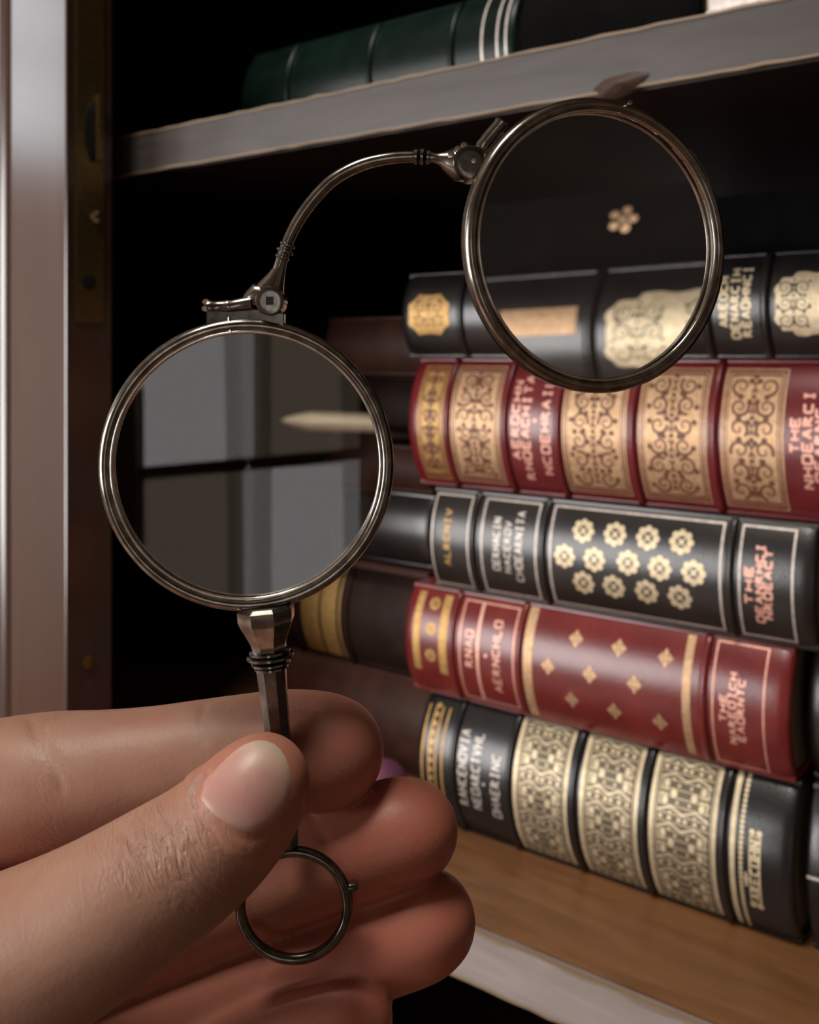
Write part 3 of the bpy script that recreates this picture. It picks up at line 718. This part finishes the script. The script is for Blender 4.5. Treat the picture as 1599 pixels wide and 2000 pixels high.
# upper hinge, beside the second rim
rod('hinge_knuckle', 'steel', [(838, 307, 0, 11), (850, 309, 0, 10), (862, 311, 0, 14), (870, 313, 2, 20), (884, 316, 4, 30), (896, 318, 6, 36), (910, 320, 8, 34), (922, 322, 8, 26)], 22)
for q, px, py in ((0, 893, 296), (1, 905, 289), (2, 880, 306)): cyl('knuckle_stud', 'bezel', px, py, 7, -26, -6, 14)
cyl('hinge_pin', 'steel_dark', 917, 322, 33, -32, 34)
cyl('pin_head', 'bezel', 923, 320, 5, -35, -31, 12)
rod('hinge_barrel', 'steel', [(936, 292, 0, 11), (941, 286, 0, 14), (948, 277, 0, 13), (952, 272, 0, 14), (974, 246, 0, 13.5), (979, 239, 0, 15), (981, 236, 0, 12)], 20)
plate('hinge_bracket', [(933, 300), (952, 292), (975, 262), (1003, 262), (1022, 262), (985, 302), (962, 330), (944, 356), (930, 352)], -14, 15)
cyl('bracket_screw', 'steel', 978, 300, 9, -18, -8, 14)
cyl('end_screw', 'bezel', 1227, 204, 4.5, -16, 4, 12)
# socket and handle (eight-sided)
AX = lambda y: 519+(y-1195)*.098
rod('handle_socket', 'steel', [(AX(y), y, 0, r) for y, r in ((1182, 48), (1188, 57), (1206, 57), (1216, 54), (1235, 45), (1252, 37), (1262, 34), (1268, 34))], 8, up=(0, 1, 0), angle=20)
for y, r in ((1272, 40), (1281, 46), (1294, 38), (1303, 33)):
    rod('collar', 'steel', [(AX(y-5), y-5, 0, r*.8), (AX(y-2), y-2, 0, r), (AX(y+2), y+2, 0, r), (AX(y+5), y+5, 0, r*.8)], 24)
rod('handle', 'steel_dark', [(AX(y), y, 0, r) for y, r in ((1300, 31), (1312, 30), (1360, 27.5), (1440, 25), (1540, 24), (1620, 23), (1650, 20), (1660, 10))], 8, up=(0, 1, 0), angle=20)
fr = MB(); n = 96; fr.tube([P(574+105*math.cos(2*math.pi*i/n), 1768+105*math.sin(2*math.pi*i/n), 0) for i in range(n)], 10.5*SP, 16, closed=True, up=(0, 1, 0))
ring = fr.build('finger_ring', 'steel_dark', lg)
rod('ring_pin', 'steel_dark', [(664, 1736, 2, 7), (672, 1736, 2, 9), (694, 1732, 2, 9), (699, 1731, 2, 6)], 12, ring)

# ------------------------------------------------------------------ the hand (one continuous surface)
def Wp(px, py, y): return np.array([(px-CX)/F*y, y, (HY-py)/F*y])
def chain(rows, n):
    """(px, py, depth m, radius px, flatten) -> dense spheres"""
    R = bspl(rows, n); return [(Wp(r[0], r[1], r[2]), r[3]/F*r[2]) for r in R]
fingers = {
 'index': chain([(644, 1467, .1592, 105), (618, 1466, .1594, 111), (560, 1467, .1598, 115), (470, 1475, .1602, 113), (395, 1486, .1606, 114), (300, 1503, .1612, 118), (200, 1520, .162, 127), (95, 1536, .163, 139), (0, 1552, .164, 142), (-110, 1580, .166, 150), (-260, 1640, .170, 175)], 70),
 'middle': chain([(798, 1622, .1598, 96), (772, 1628, .1600, 102), (700, 1652, .1604, 104), (620, 1680, .1608, 103), (530, 1714, .1616, 104), (430, 1752, .163, 107), (300, 1802, .165, 112), (170, 1850, .167, 115), (40, 1895, .169, 115), (-90, 1935, .171, 122), (-220, 1960, .174, 150)], 70),
 'ring': chain([(830, 1800, .1598, 98), (806, 1810, .1600, 104), (730, 1836, .1604, 105), (640, 1866, .1608, 103), (540, 1900, .1614, 104), (430, 1938, .163, 106), (300, 1986, .165, 110), (170, 2034, .167, 112), (40, 2080, .169, 112), (-90, 2120, .171, 118), (-190, 2150, .175, 145)], 70),
    'little': chain([(684, 1987, .1527, 83), (658, 1992, .1528, 91), (586, 2010, .1532, 94), (500, 2042, .1543, 94), (400, 2080, .157, 93), (290, 2120, .162, 95), (180, 2160, .165, 97), (60, 2205, .168, 100), (-60, 2250, .172, 105), (-150, 2280, .176, 130)], 60),
 'thumb': chain([(512, 1527, .1395, 92), (497, 1549, .1393, 104), (468, 1585, .1391, 115), (425, 1630, .1389, 123), (380, 1668, .1387, 129), (330, 1703, .1386, 136), (262, 1748, .1386, 143), (180, 1800, .1390, 152), (90, 1852, .1400, 164), (0, 1900, .1415, 178), (-90, 1945, .1435, 198), (-220, 2005, .147, 235), (-380, 2080, .153, 265), (-560, 2160, .162, 270)], 90),
}
palm = chain([(-260, 1650, .172, 170), (-400, 1760, .176, 190), (-640, 1960, .184, 220), (-900, 2180, .196, 230)], 30) \
     + chain([(-220, 1960, .175, 150), (-420, 2010, .179, 200), (-700, 2110, .188, 235), (-940, 2230, .198, 235)], 30) \
     + chain([(-190, 2150, .176, 145), (-380, 2210, .180, 200), (-680, 2260, .188, 235), (-950, 2290, .199, 230)], 30) \
     + chain([(-150, 2280, .177, 130), (-380, 2360, .180, 190), (-680, 2370, .188, 215), (-950, 2340, .199, 220)], 30)
arm = chain([(-930, 2260, .198, 245), (-1200, 2370, .207, 255), (-1600, 2520, .220, 300), (-2100, 2700, .235, 360)], 36)
vox = .00055
lo = np.array([-.30, .112, -.268]); hi = np.array([.024, .277, -.048])
nx, ny, nz = [int(v) for v in np.ceil((hi-lo)/vox)]
gx = lo[0]+vox*np.arange(nx); gy = lo[1]+vox*np.arange(ny); gz = lo[2]+vox*np.arange(nz)
def field(sph):
    Fd = np.full((nx, ny, nz), .02, np.float32)
    for c, r in sph:
        m_ = r+.012
        i0 = [max(0, int((c[k]-m_-lo[k])/vox)) for k in range(3)]; i1 = [min(s_, int((c[k]+m_-lo[k])/vox)+2) for k, s_ in enumerate((nx, ny, nz))]
        if any(i1[k] <= i0[k] for k in range(3)): continue
        X = (gx[i0[0]:i1[0]]-c[0])[:, None, None]; Y = (gy[i0[1]:i1[1]]-c[1])[None, :, None]; Z = (gz[i0[2]:i1[2]]-c[2])[None, None, :]
        d = (np.sqrt(X*X+Y*Y+Z*Z)-r).astype(np.float32)
        v = Fd[i0[0]:i1[0], i0[1]:i1[1], i0[2]:i1[2]]; np.minimum(v, d, out=v)
    return Fd
def smin(a, b, k):
    h = np.clip(k-np.abs(a-b), 0, None)/k; return np.minimum(a, b)-h*h*k*.25
# coarse sampling of arm and palm spheres is fine, they lie outside the picture
Fd = field(palm+arm)
for nm, k in (('index', .004), ('middle', .0022), ('ring', .0014), ('little', .0012)):
    f2 = field(fingers[nm]); 
    kk = np.where(gx < -.058, .006, .0007)[:, None, None].astype(np.float32)
    Fd = smin(Fd, f2, kk)
f2 = field(fingers['thumb'])
kk = np.interp(gx, [-.085, -.060], [.014, .0012])[:, None, None].astype(np.float32)
Fd = smin(Fd, f2, kk)
def surface_nets(Fd):
    s = Fd < 0
    cnt = np.zeros((nx-1, ny-1, nz-1), np.int8)
    cs = [(i, j, k) for i in (0, 1) for j in (0, 1) for k in (0, 1)]
    for i, j, k in cs: cnt += s[i:nx-1+i, j:ny-1+j, k:nz-1+k]
    act = (cnt > 0) & (cnt < 8); idx = np.full(act.shape, -1, np.int32); I = np.argwhere(act); idx[act] = np.arange(len(I))
    acc = np.zeros((len(I), 3)); num = np.zeros(len(I))
    val = {c: Fd[I[:, 0]+c[0], I[:, 1]+c[1], I[:, 2]+c[2]].astype(float) for c in cs}
    for c in cs:
        for ax in range(3):
            if c[ax] == 0:
                e = list(c); e[ax] = 1; e = tuple(e); va, vb = val[c], val[e]; mk = (va < 0) != (vb < 0)
                t = np.where(mk, va/np.where(mk, va-vb, 1), 0); p = np.tile(np.array(c, float), (len(I), 1)); p[:, ax] += t
                acc += p*mk[:, None]; num += mk
    V = lo+vox*(I+acc/num[:, None]); Q = []
    for ax in range(3):
        b_, c_ = (ax+1) % 3, (ax+2) % 3
        sl0 = [slice(None)]*3; sl1 = [slice(None)]*3; sl0[ax] = slice(0, -1); sl1[ax] = slice(1, None)
        d = s[tuple(sl0)] != s[tuple(sl1)]; E = np.argwhere(d)
        ok = (E[:, b_] > 0) & (E[:, c_] > 0) & (E[:, b_] < s.shape[b_]-1) & (E[:, c_] < s.shape[c_]-1); E = E[ok]
        fl = s[tuple(sl0)][E[:, 0], E[:, 1], E[:, 2]]
        def cell(db, dc):
            q = E.copy(); q[:, b_] += db; q[:, c_] += dc; return idx[q[:, 0], q[:, 1], q[:, 2]]
        q = np.stack([cell(-1, -1), cell(0, -1), cell(0, 0), cell(-1, 0)], 1); q[~fl] = q[~fl][:, ::-1]; Q.append(q)
    return V, np.concatenate(Q)
V, Q = surface_nets(Fd)
# relax the voxel stepping
ed = np.unique(np.sort(np.concatenate([Q[:, [0, 1]], Q[:, [1, 2]], Q[:, [2, 3]], Q[:, [3, 0]]]), axis=1), axis=0)
deg = np.bincount(ed.ravel(), minlength=len(V)).astype(float)
def lap(V):
    S_ = np.zeros_like(V)
    for k in range(3):
        S_[:, k] = np.bincount(ed[:, 0], V[ed[:, 1], k], len(V))+np.bincount(ed[:, 1], V[ed[:, 0], k], len(V))
    return S_/deg[:, None]-V
for _ in range(7):
    V = V+.55*lap(V); V = V-.56*lap(V)
for _ in range(2): V = V+.5*lap(V)
def normals(V):
    n = np.zeros_like(V); fn_ = np.cross(V[Q[:, 2]]-V[Q[:, 0]], V[Q[:, 3]]-V[Q[:, 1]])
    for k in range(4):
        for c in range(3): n[:, c] += np.bincount(Q[:, k], fn_[:, c], len(V))
    return n/np.maximum(np.linalg.norm(n, axis=1), 1e-12)[:, None]
N = normals(V)
# bent-joint creases: shallow grooves pressed along short lines on the skin
def seg_dist(poly, near):
    D = np.full(len(V), 9.)
    for a, b_ in zip(poly[:-1], poly[1:]):
        ab = b_-a; t = np.clip(((V-a)@ab)/(ab@ab), 0, 1); D = np.minimum(D, np.linalg.norm(V-(a+t[:, None]*ab), axis=1))
    return D
PX = CX+V[:, 0]/V[:, 1]*F; PY = HY-V[:, 2]/V[:, 1]*F
def groove(pts, y0, y1, wd, dep):
    """pts in picture pixels for faces turned to the viewer between depths y0..y1; width and depth in pixels"""
    D = np.full(len(V), 1e9)
    P2 = np.stack([PX, PY], 1)
    pts = bspl(pts, 24)
    for a, b_ in zip(pts[:-1], pts[1:]):
        ab = b_-a; t = np.clip(((P2-a)@ab)/max(ab@ab, 1e-9), 0, 1); D = np.minimum(D, np.linalg.norm(P2-(a+t[:, None]*ab), axis=1))
    mk = (V[:, 1] > y0) & (V[:, 1] < y1) & (N[:, 1] < -.02)
    return np.where(mk, np.exp(-(D/wd)**2), 0)*dep*SP
disp = np.zeros(len(V))
TH0, TH1 = .118, .147; FG0, FG1 = .1485, .170
disp -= groove([(398, 1380), (392, 1410), (400, 1450)], FG0, FG1, 7, 2)              # index far joint
disp -= groove([(60, 1410), (75, 1450), (100, 1490), (120, 1540)], FG0, FG1+.01, 9, 3)  # index middle joint
disp -= groove([(85, 1420), (98, 1460), (130, 1500)], FG0, FG1+.01, 6, 2)
disp -= groove([(610, 1600), (640, 1660), (630, 1720)], FG0, FG1, 9, 1.5)              # middle far joint
disp -= groove([(560, 1790), (520, 1860), (500, 1920)], FG0, FG1, 9, 2)
disp -= groove([(885, 1706), (780, 1735), (690, 1760), (580, 1795), (480, 1830)], FG0, FG1, 6, 4)
# thumb: knuckle wrinkles behind the nail
rng = random.Random(8)
for i in range(15):
    t = i/14; x0 = 392-150*t+rng.uniform(-8, 8); y0 = 1575+75*t+rng.uniform(-8, 8)
    L = rng.uniform(45, 110); a = math.radians(52+rng.uniform(-16, 16))
    disp -= groove([(x0-8, y0-10), (x0+L*.5*math.cos(a)+rng.uniform(-7, 7), y0+L*.5*math.sin(a)), (x0+L*math.cos(a), y0+L*math.sin(a))], TH0, TH1, rng.uniform(4, 7), rng.uniform(1.0, 3.0))
# nail bed outline on the thumb
NAIL = [(386, 1561), (396, 1530), (422, 1499), (448, 1472), (474, 1452), (505, 1442), (535, 1448), (558, 1472), (570, 1512), (568, 1556), (550, 1595), (522, 1618), (486, 1628), (450, 1615), (414, 1592)]
disp -= groove([(440, 1474), (412, 1504), (388, 1530), (379, 1560), (400, 1590), (440, 1620), (486, 1637), (530, 1626)], TH0, TH1, 8, 3.5)
disp -= groove([(402, 1512), (384, 1536), (377, 1562), (383, 1574)], TH0, TH1, 7, 6)
disp += groove([(430, 1462), (400, 1490), (376, 1520)], TH0, TH1, 12, 4)
disp += groove([(372, 1500), (364, 1545), (372, 1590), (402, 1634), (446, 1664), (500, 1672)], TH0, TH1, 16, 3)
V = V+N*disp[:, None]
for _ in range(1): V = V+.3*lap(V)
N = normals(V)
HO = Vector((-.045, .165, -.16))
hand = thing('person', 'left hand with bare fingers holding up the silver lorgnette by its handle', 'person', HO)
me = bpy.data.meshes.new('hand'); me.from_pydata((V-np.array(HO)).tolist(), [], Q.tolist()); me.polygons.foreach_set('use_smooth', [True]*len(Q))
PX = CX+V[:, 0]/V[:, 1]*F; PY = HY-V[:, 2]/V[:, 1]*F
# fold strength at the thumb knuckle and joints; flush of blood in the finger pads
fold = np.where(V[:, 1] < .147, np.exp(-(((PX-310)/125)**2+((PY-1655)/85)**2)), 0)*.8 + .03
fold += np.exp(-((PX-85)/45)**2)*(PY < 1700)*.12
tips = [(680, 1480, .1592, 120), (810, 1625, .1598, 130), (850, 1810, .1598, 130), (690, 1990, .16, 110), (520, 1560, .1393, 60)]
flush = np.full(len(V), .12)
flush += .55*np.clip((PY-1480)/420, 0, 1)*(V[:, 1] > .147)
for x, y, d, r in tips:
    c = Wp(x, y, d); flush += .55*np.exp(-((np.linalg.norm(V-c, axis=1)-.006).clip(0)/(r/F*d))**2)
for nm, arr in (('fold', fold), ('flush', np.clip(flush, 0, 1))):
    at_ = me.attributes.new(nm, 'FLOAT', 'POINT'); at_.data.foreach_set('value', arr.astype(np.float32))
hand_o = link('hand', me, hand, 'skin')
# thumbnail: curved plate seated in the nail bed
tree = BVHTree.FromPolygons(V.tolist(), Q.tolist())
def hit(px, py):
    d = Vector(Wp(px, py, 1.0)).normalized(); loc, nn, i, t = tree.ray_cast(Vector((0, 0, 0)), d); return loc, nn
c0 = np.array([482, 1540.]); out = bspl(NAIL+[NAIL[0]], 97)[:-1]; b = MB(); rows = []
NP_ = []
for j in range(13):
    s_ = 1-j/12.; row = []
    for q in out:
        p = c0+(q-c0)*max(s_, .01); loc, nn = hit(*p)
        lift = .00022*(1-max(0, (s_-.80)/.20)**2)-.00006
        row.append(loc+nn*lift-HO)
    rows.append(row)
b.grid(rows, False, True)
low = [p+Vector((0, .0006, 0)) for p in rows[0]]
b.grid([low, rows[0]], False, True)
nl = b.build('thumbnail', 'nail', hand, angle=60)
ax = np.array([95., -170.]); ax /= (ax@ax); co = np.array([v.co for v in nl.data.vertices])+np.array(HO)
pp = np.stack([CX+co[:, 0]/co[:, 1]*F, HY-co[:, 2]/co[:, 1]*F], 1)
at_ = nl.data.attributes.new('along', 'FLOAT', 'POINT'); at_.data.foreach_set('value', np.clip((pp-np.array([425., 1615.]))@ax, 0, 1).astype(np.float32))
